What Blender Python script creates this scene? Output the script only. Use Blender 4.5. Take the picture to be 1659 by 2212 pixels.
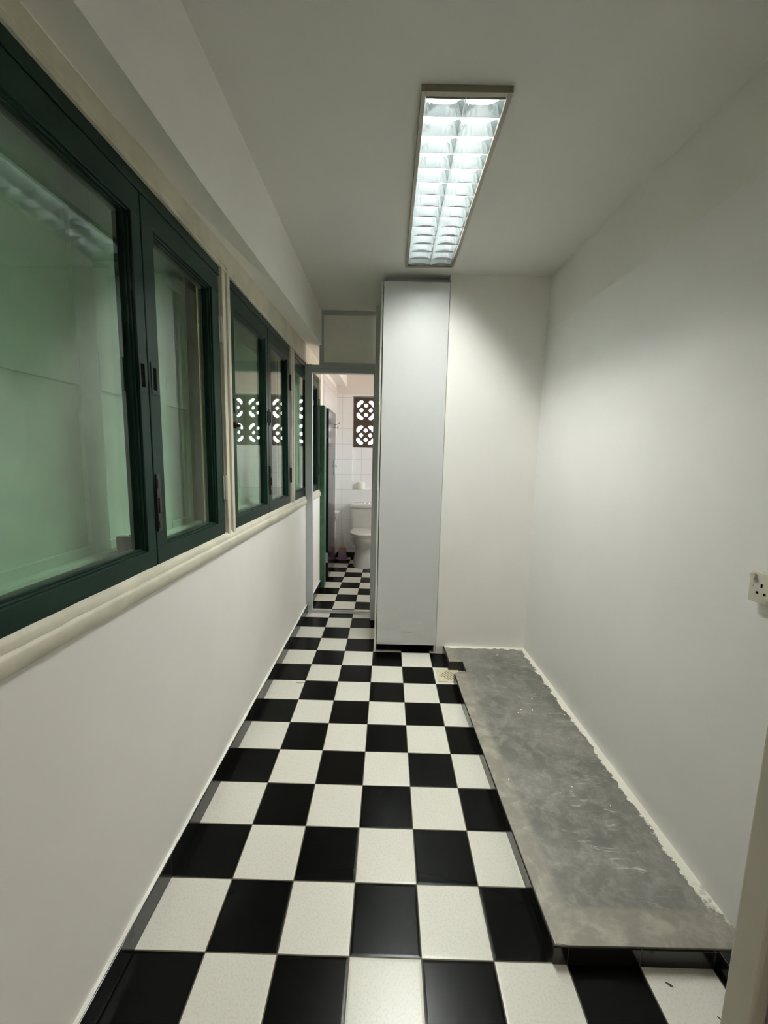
import bpy, bmesh, math, random
from mathutils import Vector, Matrix

for o in list(bpy.data.objects):
    bpy.data.objects.remove(o, do_unlink=True)
SC = bpy.context.scene
COL = SC.collection
random.seed(7)

# ------------------------------------------------------------------ camera
W_PX, H_PX, F_PX = 1659.0, 2212.0, 889.80
cam_d = bpy.data.cameras.new('camera')
cam = bpy.data.objects.new('camera', cam_d)
COL.objects.link(cam)
cam_d.sensor_fit = 'HORIZONTAL'
cam_d.sensor_width = 36.0
cam_d.lens = F_PX / W_PX * 36.0
cam_d.clip_start = 0.02
R_ = Vector((0.99968869, 0.01028955, 0.02273005))
U_ = Vector((-0.02389688, 0.13291266, 0.99083963))
F_ = Vector((-0.00717418, 0.99107434, -0.13311717))
m = Matrix(((R_.x, U_.x, -F_.x, 0.67494609), (R_.y, U_.y, -F_.y, -0.96549438),
            (R_.z, U_.z, -F_.z, 1.37345982), (0, 0, 0, 1)))
cam.matrix_world = m
SC.camera = cam

# ------------------------------------------------------------------ world (bright overcast day outside)
WORLD_STRENGTH = 7.0
TUBE_STRENGTH = 188.0
EXPOSURE = 0.0
w = bpy.data.worlds.new('world')
SC.world = w
w.use_nodes = True
nt = w.node_tree
nt.nodes.clear()
wo = nt.nodes.new('ShaderNodeOutputWorld')
bg = nt.nodes.new('ShaderNodeBackground')
tc = nt.nodes.new('ShaderNodeTexCoord')
sep = nt.nodes.new('ShaderNodeSeparateXYZ')
ramp = nt.nodes.new('ShaderNodeValToRGB')
mr = nt.nodes.new('ShaderNodeMapRange')
mr.inputs[1].default_value = -0.3
mr.inputs[2].default_value = 0.5
nt.links.new(tc.outputs['Generated'], sep.inputs[0])
nt.links.new(sep.outputs[2], mr.inputs[0])
nt.links.new(mr.outputs[0], ramp.inputs[0])
ramp.color_ramp.elements[0].color = (0.72, 0.60, 0.55, 1)
ramp.color_ramp.elements[0].position = 0.25
ramp.color_ramp.elements[1].color = (0.95, 0.96, 0.97, 1)
ramp.color_ramp.elements[1].position = 0.5
nt.links.new(ramp.outputs[0], bg.inputs[0])
bg.inputs[1].default_value = WORLD_STRENGTH
nt.links.new(bg.outputs[0], wo.inputs[0])

SC.view_settings.view_transform = 'Standard'
SC.view_settings.look = 'None'
SC.view_settings.gamma = 1
SC.view_settings.use_curve_mapping = False
SC.view_settings.exposure = EXPOSURE
try:
    SC.cycles.max_bounces = 12
    SC.cycles.diffuse_bounces = 10
    SC.cycles.glossy_bounces = 6
    SC.cycles.transparent_max_bounces = 16
    SC.cycles.sample_clamp_indirect = 25.0
    SC.cycles.caustics_reflective = True
    SC.cycles.blur_glossy = 0.3
except Exception:
    pass


# ------------------------------------------------------------------ materials
def lin(r, g, b):
    f = lambda c: (c / 255 / 12.92) if c / 255 <= 0.04045 else ((c / 255 + 0.055) / 1.055) ** 2.4
    return (f(r), f(g), f(b), 1)


class NT:
    """tiny node builder"""
    def __init__(self, name):
        self.m = bpy.data.materials.new(name)
        self.m.use_nodes = True
        self.t = self.m.node_tree
        self.b = self.t.nodes['Principled BSDF']
        self.out = self.t.nodes['Material Output']

    def n(self, kind, **kw):
        nd = self.t.nodes.new(kind)
        for k, v in kw.items():
            setattr(nd, k, v)
        return nd

    def put(self, sock, v):
        if isinstance(v, (int, float, tuple)):
            sock.default_value = v
        else:
            self.t.links.new(v, sock)

    def math(self, op, a, b=None, c=None, clamp=False):
        nd = self.n('ShaderNodeMath', operation=op)
        nd.use_clamp = clamp
        self.put(nd.inputs[0], a)
        if b is not None:
            self.put(nd.inputs[1], b)
        if c is not None:
            self.put(nd.inputs[2], c)
        return nd.outputs[0]

    def mix(self, f, a, b):
        nd = self.n('ShaderNodeMix', data_type='RGBA')
        self.put(nd.inputs[0], f)
        self.put(nd.inputs[6], a)
        self.put(nd.inputs[7], b)
        return nd.outputs[2]

    def pos(self):
        g = self.n('ShaderNodeNewGeometry')
        s = self.n('ShaderNodeSeparateXYZ')
        self.t.links.new(g.outputs['Position'], s.inputs[0])
        return g.outputs['Position'], s.outputs[0], s.outputs[1], s.outputs[2]

    def noise(self, scale, detail=3, rough=0.5, vec=None, dist=0.0):
        nd = self.n('ShaderNodeTexNoise')
        nd.inputs['Scale'].default_value = scale
        nd.inputs['Detail'].default_value = detail
        nd.inputs['Roughness'].default_value = rough
        nd.inputs['Distortion'].default_value = dist
        if vec is None:
            g = self.n('ShaderNodeNewGeometry')
            vec = g.outputs['Position']
        self.t.links.new(vec, nd.inputs['Vector'])
        return nd.outputs[0]

    def ramp(self, f, a, b, lo=0.0, hi=1.0):
        nd = self.n('ShaderNodeMapRange')
        nd.interpolation_type = 'SMOOTHSTEP'
        self.put(nd.inputs[0], f)
        nd.inputs[1].default_value = a
        nd.inputs[2].default_value = b
        nd.inputs[3].default_value = lo
        nd.inputs[4].default_value = hi
        return nd.outputs[0]

    def bump(self, h, strength=0.2, dist=0.01):
        nd = self.n('ShaderNodeBump')
        nd.inputs['Strength'].default_value = strength
        nd.inputs['Distance'].default_value = dist
        self.put(nd.inputs['Height'], h)
        self.t.links.new(nd.outputs[0], self.b.inputs['Normal'])

    def set(self, color=None, rough=None, metal=None, spec=None, coat=None):
        if color is not None:
            self.put(self.b.inputs['Base Color'], color)
        if rough is not None:
            self.put(self.b.inputs['Roughness'], rough)
        if metal is not None:
            self.put(self.b.inputs['Metallic'], metal)
        if spec is not None:
            self.put(self.b.inputs['Specular IOR Level'], spec)
        return self


def simple(name, col, rough=0.5, metal=0.0, spec=0.5, var=0.06, scale=9.0, bump=0.0, bscale=120.0):
    t = NT(name)
    n = t.noise(scale, 4)
    dark = tuple(c * (1 - var) for c in col[:3]) + (1,)
    lite = tuple(min(1, c * (1 + var)) for c in col[:3]) + (1,)
    t.set(t.mix(t.ramp(n, 0.3, 0.7), dark, lite), rough, metal, spec)
    if bump:
        t.bump(t.noise(bscale, 4), bump, 0.002)
    return t.m


def paint_wall(name, col, rough=0.6, wave=0.35):
    t = NT(name)
    n1 = t.noise(1.7, 3)
    n2 = t.noise(240.0, 3)
    n3 = t.noise(5.5, 4)
    dark = tuple(c * 0.96 for c in col[:3]) + (1,)
    t.set(t.mix(t.ramp(n1, 0.35, 0.65), dark, col), rough, 0, 0.35)
    h = t.math('ADD', t.math('MULTIPLY', n2, 0.05), t.math('MULTIPLY', n3, 1.0))
    t.bump(h, wave, 0.006)
    return t.m


M = {}
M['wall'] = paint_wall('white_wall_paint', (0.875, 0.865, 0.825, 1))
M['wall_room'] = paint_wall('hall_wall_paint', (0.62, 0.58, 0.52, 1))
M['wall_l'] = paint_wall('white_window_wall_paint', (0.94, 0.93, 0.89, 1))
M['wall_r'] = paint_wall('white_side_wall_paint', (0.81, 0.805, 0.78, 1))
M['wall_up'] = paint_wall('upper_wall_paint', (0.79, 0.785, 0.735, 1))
M['ceiling'] = paint_wall('ceiling_paint', (0.68, 0.675, 0.64, 1), 0.8, 0.2)
M['cream'] = simple('cream_trim_paint', (0.63, 0.61, 0.49, 1), 0.42, var=0.08, bump=0.25, bscale=35)
M['cap'] = simple('white_cap_paint', (0.86, 0.86, 0.80, 1), 0.5, bump=0.3, bscale=90)
M['green'] = simple('dark_green_enamel', (0.0085, 0.027, 0.019, 1), 0.30, var=0.12, spec=0.13, bump=0.03, bscale=14)
M['green_post'] = simple('green_gloss_paint', (0.045, 0.125, 0.072, 1), 0.4, var=0.2, scale=14)
M['shutter'] = simple('pale_green_shutter_paint', (0.50, 0.71, 0.55, 1), 0.45, var=0.05, bump=0.06, bscale=30)
M['brown'] = simple('brown_wood_paint', (0.10, 0.09, 0.06, 1), 0.4, var=0.2, scale=25)
M['alu'] = simple('grey_aluminium', (0.48, 0.515, 0.515, 1), 0.38, metal=0.1, var=0.04)
M['alu_light'] = simple('bright_aluminium', (0.55, 0.56, 0.56, 1), 0.3, metal=0.7, var=0.04)
M['offwhite'] = simple('off_white_panel', (0.92, 0.90, 0.84, 1), 0.6, var=0.03)
M['gloss_white'] = simple('white_gloss_laminate', (0.65, 0.665, 0.655, 1), 0.008, spec=0.5, var=0.0)
M['gloss_white'].node_tree.nodes['Principled BSDF'].inputs['IOR'].default_value = 1.75
M['brass'] = simple('brass_rod', (0.85, 0.72, 0.36, 1), 0.18, metal=1.0, var=0.05)
M['white_edge'] = simple('white_laminate', (0.78, 0.77, 0.72, 1), 0.4, var=0.03)
M['black'] = simple('black_plastic', (0.012, 0.012, 0.012, 1), 0.35, var=0.1)
M['kick'] = simple('black_kick', (0.003, 0.003, 0.003, 1), 0.7, var=0.1, spec=0.03)
M['hinge'] = simple('painted_steel_hinge', (0.42, 0.42, 0.37, 1), 0.4, metal=0.3)
M['dark_steel'] = simple('dark_steel_hinge', (0.02, 0.018, 0.02, 1), 0.35, metal=0.4)
M['ceramic'] = simple('white_ceramic', (0.66, 0.66, 0.62, 1), 0.12, spec=0.6, var=0.02)
M['seat'] = simple('white_seat_plastic', (0.66, 0.64, 0.58, 1), 0.2, var=0.02)
M['chrome'] = simple('chrome', (0.6, 0.6, 0.6, 1), 0.12, metal=1.0)
M['ivory'] = simple('ivory_plastic', (0.56, 0.54, 0.44, 1), 0.35, var=0.03)
M['ivory_dark'] = simple('ivory_backbox', (0.42, 0.41, 0.34, 1), 0.5, var=0.05)
M['drain'] = simple('beige_drain_plate', (0.66, 0.60, 0.42, 1), 0.35, var=0.06, scale=40)
M['paper'] = simple('tissue_paper', (0.82, 0.79, 0.70, 1), 0.9, bump=0.4, bscale=60)
M['purple'] = simple('lilac_plastic', (0.40, 0.27, 0.36, 1), 0.25, var=0.1)
M['orange'] = simple('orange_plastic', (0.65, 0.17, 0.03, 1), 0.3)
M['leaf'] = simple('dry_leaf', (0.05, 0.035, 0.015, 1), 0.8, var=0.5, scale=200)
M['leaf_grey'] = simple('grey_fibre', (0.10, 0.10, 0.08, 1), 0.8)
M['block'] = simple('brown_clay_block', (0.075, 0.052, 0.036, 1), 0.8, var=0.2, scale=30, bump=0.3)
M['reflector'] = simple('satin_reflector', (0.78, 0.81, 0.80, 1), 0.15, metal=1.0, var=0.02)
M['louver'] = simple('mirror_louver', (0.80, 0.86, 0.88, 1), 0.10, metal=0.972, var=0.04, bump=0.02, bscale=30)
M['fixture'] = simple('fixture_rim', (0.30, 0.28, 0.22, 1), 0.4, metal=0.3)
M['house'] = simple('fixture_housing', (0.6, 0.6, 0.58, 1), 0.5)
M['jamb'] = simple('beige_door_paint', (0.45, 0.43, 0.345, 1), 0.45, var=0.03)
M['jamb_dark'] = simple('mauve_door_paint', (0.30, 0.26, 0.24, 1), 0.5, var=0.03)
M['black_door'] = simple('black_gloss_door', (0.010, 0.009, 0.010, 1), 0.16, spec=0.5, var=0.1)
M['grout_dark'] = simple('dark_putty', (0.02, 0.02, 0.018, 1), 0.7)


def mat_glass():
    t = NT('window_glass')
    tr = t.n('ShaderNodeBsdfTransparent')
    tr.inputs[0].default_value = (0.90, 0.95, 0.91, 1)
    gl = t.n('ShaderNodeBsdfGlossy')
    gl.inputs['Roughness'].default_value = 0.0
    gl.inputs[0].default_value = (1, 1, 1, 1)
    lw = t.n('ShaderNodeLayerWeight')
    lw.inputs[0].default_value = 0.5
    f5 = t.math('POWER', lw.outputs['Facing'], 5.0)
    # a touch of waviness in the old panes
    bp = t.n('ShaderNodeBump')
    bp.inputs['Strength'].default_value = 0.004
    bp.inputs['Distance'].default_value = 0.01
    t.t.links.new(t.noise(4.0, 1), bp.inputs['Height'])
    t.t.links.new(bp.outputs[0], gl.inputs['Normal'])
    fac = t.math('ADD', t.math('MULTIPLY', f5, 0.9), 0.065)
    mx = t.n('ShaderNodeMixShader')
    t.put(mx.inputs[0], fac)
    t.t.links.new(tr.outputs[0], mx.inputs[1])
    t.t.links.new(gl.outputs[0], mx.inputs[2])
    t.t.links.new(mx.outputs[0], t.out.inputs[0])
    return t.m


M['glass'] = mat_glass()


def mat_tube():
    t = NT('fluorescent_tube')
    e = t.n('ShaderNodeEmission')
    e.inputs[0].default_value = (1.0, 0.99, 0.95, 1)
    e.inputs[1].default_value = TUBE_STRENGTH
    t.t.links.new(e.outputs[0], t.out.inputs[0])
    return t.m


M['tube'] = mat_tube()


def mat_hall_fill():
    t = NT('hall_fill_glow')  # glow of the added hall fill light
    e = t.n('ShaderNodeEmission')
    e.inputs[0].default_value = (1.0, 0.93, 0.84, 1)
    e.inputs[1].default_value = 9.0
    t.t.links.new(e.outputs[0], t.out.inputs[0])
    return t.m


M['hall_fill'] = mat_hall_fill()


def mat_checker():
    t = NT('checkerboard_tiles')
    P, x, y, z = t.pos()
    T = 0.2
    u = t.math('DIVIDE', x, T)
    v = t.math('DIVIDE', y, T)
    iu, iv = t.math('FLOOR', u), t.math('FLOOR', v)
    fu, fv = t.math('SUBTRACT', u, iu), t.math('SUBTRACT', v, iv)
    s = t.math('ADD', iu, iv)
    par = t.math('MODULO', t.math('ADD', s, 100.0), 2.0)      # 0 white, 1 black
    par = t.math('GREATER_THAN', par, 0.5)
    du = t.math('MINIMUM', fu, t.math('SUBTRACT', 1.0, fu))
    dv = t.math('MINIMUM', fv, t.math('SUBTRACT', 1.0, fv))
    d = t.math('MINIMUM', du, dv)
    grout = t.ramp(d, 0.006, 0.011, 1.0, 0.0)
    # per tile variation
    cv = t.n('ShaderNodeCombineXYZ')
    t.put(cv.inputs[0], iu)
    t.put(cv.inputs[1], iv)
    wn = t.n('ShaderNodeTexWhiteNoise')
    t.t.links.new(cv.outputs[0], wn.inputs['Vector'])
    rnd = wn.outputs['Value']
    fine = t.noise(170.0, 4, 0.6)
    spots = t.ramp(t.noise(22.0, 4, 0.6), 0.66, 0.76)
    white = t.mix(t.ramp(fine, 0.3, 0.7), (0.722, 0.712, 0.63, 1), (0.745, 0.735, 0.652, 1))
    white = t.mix(t.math('MULTIPLY', rnd, 0.35), white, (0.68, 0.66, 0.58, 1))
    white = t.mix(t.math('MULTIPLY', spots, 0.07), white, (0.35, 0.33, 0.26, 1))
    blk = (0.0028, 0.0028, 0.0024, 1)
    col = t.mix(par, white, blk)
    col = t.mix(grout, col, (0.075, 0.065, 0.045, 1))
    rough = t.math('ADD', t.math('MULTIPLY', t.math('MULTIPLY', fine, 0.12), t.math('SUBTRACT', 1.0, par)), 0.22)
    rough = t.math('ADD', rough, t.math('MULTIPLY', grout, 0.5))
    t.set(col, rough, 0, t.math('SUBTRACT', 0.5, t.math('MULTIPLY', par, 0.43)))
    h = t.ramp(d, 0.0, 0.045, 0.0, 1.0)
        # slight individual tilt of every tile
    tilt = t.math('MULTIPLY', t.math('SUBTRACT', rnd, 0.5), t.math('ADD', fu, fv))
    h = t.math('ADD', h, t.math('MULTIPLY', tilt, 0.25))
    t.bump(h, 0.45, 0.0014)
    return t.m


M['floor'] = mat_checker()


def mat_skirt(name, axis):
    t = NT(name)
    P, x, y, z = t.pos()
    a = y if axis == 'y' else x
    v = t.math('DIVIDE', t.math('ADD', a, 20.0), 0.2)
    iv = t.math('FLOOR', v)
    fv = t.math('SUBTRACT', v, iv)
    d = t.math('MINIMUM', fv, t.math('SUBTRACT', 1.0, fv))
    g = t.ramp(d, 0.006, 0.012, 1.0, 0.0)
    fine = t.noise(50, 4)
    t.set(t.mix(g, (0.010, 0.010, 0.009, 1), (0.05, 0.045, 0.035, 1)), 0.16, 0, 0.28)
    t.bump(t.math('MULTIPLY', g, -1.0), 0.5, 0.0015)
    return t.m


M['skirt_y'] = mat_skirt('black_skirting_tiles', 'y')
M['skirt_x'] = mat_skirt('black_skirting_tiles_across', 'x')


def mat_walltile(name, axis):
    t = NT(name)
    P, x, y, z = t.pos()
    a = x if axis == 'x' else y
    u = t.math('DIVIDE', t.math('ADD', a, 10.0 - 0.062), 0.25)
    v = t.math('DIVIDE', t.math('ADD', z, 10.0 - 0.125), 0.2)
    iu, iv = t.math('FLOOR', u), t.math('FLOOR', v)
    fu, fv = t.math('SUBTRACT', u, iu), t.math('SUBTRACT', v, iv)
    du = t.math('MULTIPLY', t.math('MINIMUM', fu, t.math('SUBTRACT', 1.0, fu)), 1.25)
    dv = t.math('MINIMUM', fv, t.math('SUBTRACT', 1.0, fv))
    g = t.ramp(t.math('MINIMUM', du, dv), 0.006, 0.014, 1.0, 0.0)
    above = t.math('GREATER_THAN', z, 2.165)
    g = t.math('MULTIPLY', g, t.math('SUBTRACT', 1.0, above))
    col = t.mix(g, (0.80, 0.81, 0.79, 1), (0.52, 0.52, 0.50, 1))
    col = t.mix(above, col, (0.72, 0.68, 0.61, 1))
    t.set(col, t.math('ADD', t.math('MULTIPLY', above, 0.45), 0.14), 0, 0.5)
    t.bump(t.math('MULTIPLY', g, -1.0), 0.3, 0.001)
    return t.m


M['tile_x'] = mat_walltile('bathroom_wall_tiles_back', 'x')
M['tile_y'] = mat_walltile('bathroom_wall_tiles_side', 'y')


def mat_concrete():
    t = NT('worn_concrete')
    P, x, y, z = t.pos()
    n1 = t.noise(3.2, 6, 0.62)
    n2 = t.noise(14.0, 6, 0.65, dist=0.4)
    n3 = t.noise(70.0, 4, 0.6)
    base = t.mix(t.ramp(n1, 0.28, 0.72), (0.080, 0.079, 0.068, 1), (0.180, 0.175, 0.152, 1))
    base = t.mix(t.math('MULTIPLY', t.ramp(n2, 0.42, 0.66), 0.45), base, (0.27, 0.262, 0.228, 1))
    base = t.mix(t.math('MULTIPLY', t.ramp(n3, 0.40, 0.60), 0.32), base, (0.09, 0.09, 0.075, 1))
    # chalky scratches and smears
    sc = t.n('ShaderNodeMapping')
    sc.inputs['Rotation'].default_value = (0, 0, 0.7)
    sc.inputs['Scale'].default_value = (3.0, 14.0, 1.0)
    g = t.n('ShaderNodeNewGeometry')
    t.t.links.new(g.outputs['Position'], sc.inputs[0])
    smear = t.ramp(t.noise(2.4, 6, 0.7, vec=sc.outputs[0], dist=1.2), 0.56, 0.70)
    patch = t.ramp(t.noise(2.2, 3), 0.42, 0.62)
    base = t.mix(t.math('MULTIPLY', t.math('MULTIPLY', smear, patch), 0.75), base, (0.44, 0.43, 0.385, 1))
    # paler trowelled border along the free edges
    wob = t.math('MULTIPLY', t.math('SUBTRACT', n2, 0.5), 0.05)
    edge_x = t.math('ADD', t.math('MULTIPLY', y, 0.035), t.math('SUBTRACT', x, 1.163))
    bx_ = t.ramp(t.math('ADD', edge_x, wob), 0.055, 0.085, 1.0, 0.0)
    by_ = t.ramp(t.math('ADD', y, wob), 0.085, 0.105, 1.0, 0.0)
    border = t.math('MAXIMUM', bx_, by_)
    bc = t.mix(t.ramp(n2, 0.4, 0.7), (0.175, 0.163, 0.130, 1), (0.28, 0.263, 0.215, 1))
    base = t.mix(t.math('MULTIPLY', border, 0.8), base, bc)
    # splashes of white paint
    vo = t.n('ShaderNodeTexVoronoi')
    vo.inputs['Scale'].default_value = 17.0
    vo.inputs['Randomness'].default_value = 1.0
    t.t.links.new(P, vo.inputs['Vector'])
    gate = t.math('GREATER_THAN', t.noise(9.0, 2), 0.56)
    drop = t.math('MULTIPLY', t.ramp(vo.outputs['Distance'], 0.05, 0.075, 1.0, 0.0), gate)
    base = t.mix(drop, base, (0.72, 0.71, 0.62, 1))
    # overpainted strip against the walls
    wallx = t.math('SUBTRACT', t.math('SUBTRACT', 1.697, t.math('MULTIPLY', y, 0.018)), x)
    rag = t.math('MULTIPLY', t.math('SUBTRACT', t.noise(16.0, 6, 0.7), 0.5), 0.085)
    wx = t.ramp(t.math('ADD', wallx, rag), 0.032, 0.038, 1.0, 0.0)
    wy = t.ramp(t.math('ADD', t.math('SUBTRACT', 1.80, y), rag), 0.030, 0.036, 1.0, 0.0)
    strip = t.math('MAXIMUM', wx, wy)
    fade = t.ramp(t.math('ADD', y, t.math('MULTIPLY', rag, 6.0)), 0.05, 0.16)
    strip = t.math('MULTIPLY', strip, fade)
    base = t.mix(strip, base, (0.74, 0.73, 0.64, 1))
    t.set(base, t.math('ADD', t.math('MULTIPLY', n2, 0.25), 0.38), 0, 0.4)
    t.bump(t.math('ADD', t.math('MULTIPLY', n2, 1.0), t.math('MULTIPLY', n3, 0.3)), 0.35, 0.003)
    return t.m


M['concrete'] = mat_concrete()


# ------------------------------------------------------------------ mesh helpers
def bx(bm, x0, x1, y0, y1, z0, z1, bev=0.0, seg=2):
    vs = [bm.verts.new((x, y, z)) for x in (x0, x1) for y in (y0, y1) for z in (z0, z1)]
    q = [(0, 1, 3, 2), (4, 6, 7, 5), (0, 4, 5, 1), (2, 3, 7, 6), (0, 2, 6, 4), (1, 5, 7, 3)]
    fs = [bm.faces.new([vs[i] for i in f]) for f in q]
    if bev:
        es = list({e for f in fs for e in f.edges})
        bmesh.ops.bevel(bm, geom=es, offset=bev, segments=seg, profile=0.5, affect='EDGES')


def prism(bm, pts, axis, a, b):
    """extrude the 2D polygon pts along an axis from a to b"""
    def P(p, t):
        return {'x': (t, p[0], p[1]), 'y': (p[0], t, p[1]), 'z': (p[0], p[1], t)}[axis]
    va = [bm.verts.new(P(p, a)) for p in pts]
    vb = [bm.verts.new(P(p, b)) for p in pts]
    n = len(pts)
    bm.faces.new(va)
    bm.faces.new(vb[::-1])
    for i in range(n):
        bm.faces.new([va[i], vb[i], vb[(i + 1) % n], va[(i + 1) % n]])


def loft(bm, rings, cap=True):
    R = [[bm.verts.new(p) for p in r] for r in rings]
    n = len(R[0])
    for a, b in zip(R, R[1:]):
        for i in range(n):
            bm.faces.new([a[i], a[(i + 1) % n], b[(i + 1) % n], b[i]])
    if cap:
        bm.faces.new(R[0][::-1])
        bm.faces.new(R[-1])


def cyl(bm, c, axis, r, h, n=20, r2=None):
    """cylinder from c along axis"""
    r2 = r if r2 is None else r2
    ax = {'x': (Vector((1, 0, 0)), Vector((0, 1, 0)), Vector((0, 0, 1))),
          'y': (Vector((0, 1, 0)), Vector((0, 0, 1)), Vector((1, 0, 0))),
          'z': (Vector((0, 0, 1)), Vector((1, 0, 0)), Vector((0, 1, 0)))}[axis]
    c = Vector(c)
    rs = []
    for t, rr in ((0, r), (h, r2)):
        rs.append([c + ax[0] * t + ax[1] * rr * math.cos(2 * math.pi * i / n) + ax[2] * rr * math.sin(2 * math.pi * i / n) for i in range(n)])
    loft(bm, rs)


def tube(bm, pts, r, n=8):
    pts = [Vector(p) for p in pts]
    rings = []
    for i, p in enumerate(pts):
        d = (pts[min(i + 1, len(pts) - 1)] - pts[max(i - 1, 0)]).normalized()
        a = d.cross(Vector((0.13, 0.31, 0.94))).normalized()
        b = d.cross(a)
        rr = r[i] if isinstance(r, (list, tuple)) else r
        rings.append([p + a * rr * math.cos(2 * math.pi * k / n) + b * rr * math.sin(2 * math.pi * k / n) for k in range(n)])
    loft(bm, rings)


def obj(name, build, mat, parent=None, smooth=False):
    bm = bmesh.new()
    build(bm)
    bmesh.ops.recalc_face_normals(bm, faces=bm.faces)
    me = bpy.data.meshes.new(name)
    bm.to_mesh(me)
    bm.free()
    me.materials.append(M[mat] if isinstance(mat, str) else mat)
    if smooth:
        for p in me.polygons:
            p.use_smooth = True
        me.set_sharp_from_angle(angle=math.radians(40))
    o = bpy.data.objects.new(name, me)
    COL.objects.link(o)
    if parent is not None:
        o.parent = parent
        o.matrix_parent_inverse = parent.matrix_world.inverted()
    return o


def tag(o, label, cat, group=None, kind=None):
    o['label'] = label
    o['category'] = cat
    if group:
        o['group'] = group
    if kind:
        o['kind'] = kind
    return o


def empty(name, loc, label, cat, group=None, kind=None):
    o = bpy.data.objects.new(name, None)
    COL.objects.link(o)
    o.location = loc
    o.matrix_world = Matrix.Translation(loc)
    o.empty_display_size = 0.05
    return tag(o, label, cat, group, kind)


def S(name, build, mat, label, cat, smooth=False):
    return tag(obj(name, build, mat, smooth=smooth), label, cat, kind='structure')


B = lambda *a, **k: (lambda bm: bx(bm, *a, **k))


def boxes(*bs):
    def f(bm):
        for b in bs:
            bx(bm, *b)
    return f


CEIL = 2.515
# ------------------------------------------------------------------ room shell
def floor_b(bm):
    bx(bm, -0.5, 2.6, -3.2, 4.9, -0.12, 0.0)
S('floor', floor_b, 'floor', 'black and white checkerboard tiled floor of the passage', 'floor')


def ceil_b(bm):
    x0, x1, y0, y1 = 0.757, 1.028, 0.478, 1.66     # cut-out for the recessed light
    for b in ((-0.6, x0, -3.2, 4.9), (x1, 2.6, -3.2, 4.9), (x0, x1, -3.2, y0), (x0, x1, y1, 4.9)):
        bx(bm, b[0], b[1], b[2], b[3], CEIL, CEIL + 0.16)
S('ceiling', ceil_b, 'ceiling', 'flat white painted ceiling holding the recessed light', 'ceiling')


def wall_left_b(bm):
    bx(bm, -0.22, -0.010, -0.62, 3.22, 0, 0.985)                # under the sill
    bx(bm, -0.22, -0.02, -0.62, -0.41, 0.985, 2.2)              # solid pier beside the hall
    bx(bm, -0.22, -0.02, 3.25, 3.45, 0, 2.3)                    # after the last window
    # masonry over the windows, with the beam that juts out; underside slopes very slightly
    for ya, yb in ((-0.62, 0.4), (0.4, 1.4), (1.4, 2.4), (2.4, 3.45), (3.45, 4.60)):
        def zb(y):
            return 2.125 + max(0, min(y, 2.45)) * 0.052
        def zi(y):
            return 2.178 + max(0, min(y, 2.9)) * 0.036
        sec = lambda y: [(-0.22, y, 2.125), (-0.018, y, 2.125), (-0.018, y, zi(y)), (0.118, y, zb(y)), (0.118, y, CEIL), (-0.22, y, CEIL)]
        loft(bm, [[Vector(p) for p in sec(ya)], [Vector(p) for p in sec(yb)]])
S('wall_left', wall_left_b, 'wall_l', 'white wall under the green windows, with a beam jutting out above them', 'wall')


def wall_right_b(bm):
    X = lambda y: 1.697 - 0.020 * y
    n = [-0.62, 0.0, 1.82]
    prism(bm, [(X(-0.62), -0.62), (X(1.82), 1.82), (X(1.82) + 0.5, 1.82), (2.3, -0.62)], 'z', 0, 2.175)
def wru(bm):
    prism(bm, [(1.730, -0.62), (1.724, 0.45), (1.702, 1.0), (1.664, 1.82), (2.2, 1.82), (2.3, -0.62)], 'z', 2.175, CEIL)
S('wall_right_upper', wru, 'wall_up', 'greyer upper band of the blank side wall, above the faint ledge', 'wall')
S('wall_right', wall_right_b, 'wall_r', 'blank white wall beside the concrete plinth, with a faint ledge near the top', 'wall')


def wall_back_b(bm):
    bx(bm, 1.042, 1.85, 1.80, 2.48, 0, CEIL)
    bx(bm, 0.575, 1.85, 2.37, 2.48, 0, CEIL)
S('wall_back', wall_back_b, 'wall', 'white end wall beside the tall cabinet, half in shadow', 'wall')

S('wall_passage', B(1.62, 1.80, 2.48, 4.60, 0, 1.15), 'wall', 'unseen side wall of the washroom under an added daylight opening', 'wall')
def pas(bm):  # opening added and sized to let more daylight into the washroom
    bx(bm, 1.62, 1.80, 2.48, 2.60, 1.15, CEIL)
    bx(bm, 1.62, 1.80, 4.30, 4.60, 1.15, CEIL)
    bx(bm, 1.62, 1.80, 2.60, 4.30, 2.15, CEIL)
S('wall_passage_upper', pas, 'wall', 'unseen side wall of the washroom around an added daylight opening', 'wall')

# washroom back wall with its recess and the opening for the vent blocks
YB = 4.54
def wbb(bm):
    x0, x1 = 0.20, 1.66
    bx(bm, -0.25, x0, YB, YB + 0.25, 0, CEIL)
    bx(bm, x0, x1, YB, YB + 0.25, 0, 0.93)
    bx(bm, x0, x1, YB, YB + 0.25, 2.148, CEIL)
    bx(bm, x0, x1, YB + 0.10, YB + 0.25, 0.93, 1.488)
    bx(bm, 1.62, 1.85, YB, YB + 0.25, 0, CEIL)
S('wall_washroom_back', wbb, 'tile_x', 'white tiled washroom wall behind the toilet, with a shallow recess', 'wall')
S('wall_washroom_left', B(-0.22, -0.008, 3.45, 4.54, 0, 2.22), 'tile_y', 'white tiled washroom wall behind the black door', 'wall')
S('baseboard_washroom', boxes((0.004, 0.60, 4.525, 4.54, 0, 0.068), (-0.008, 0.010, 4.07, 4.525, 0, 0.068)), 'skirt_x', 'black tile skirting around the washroom floor', 'skirting')

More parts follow.
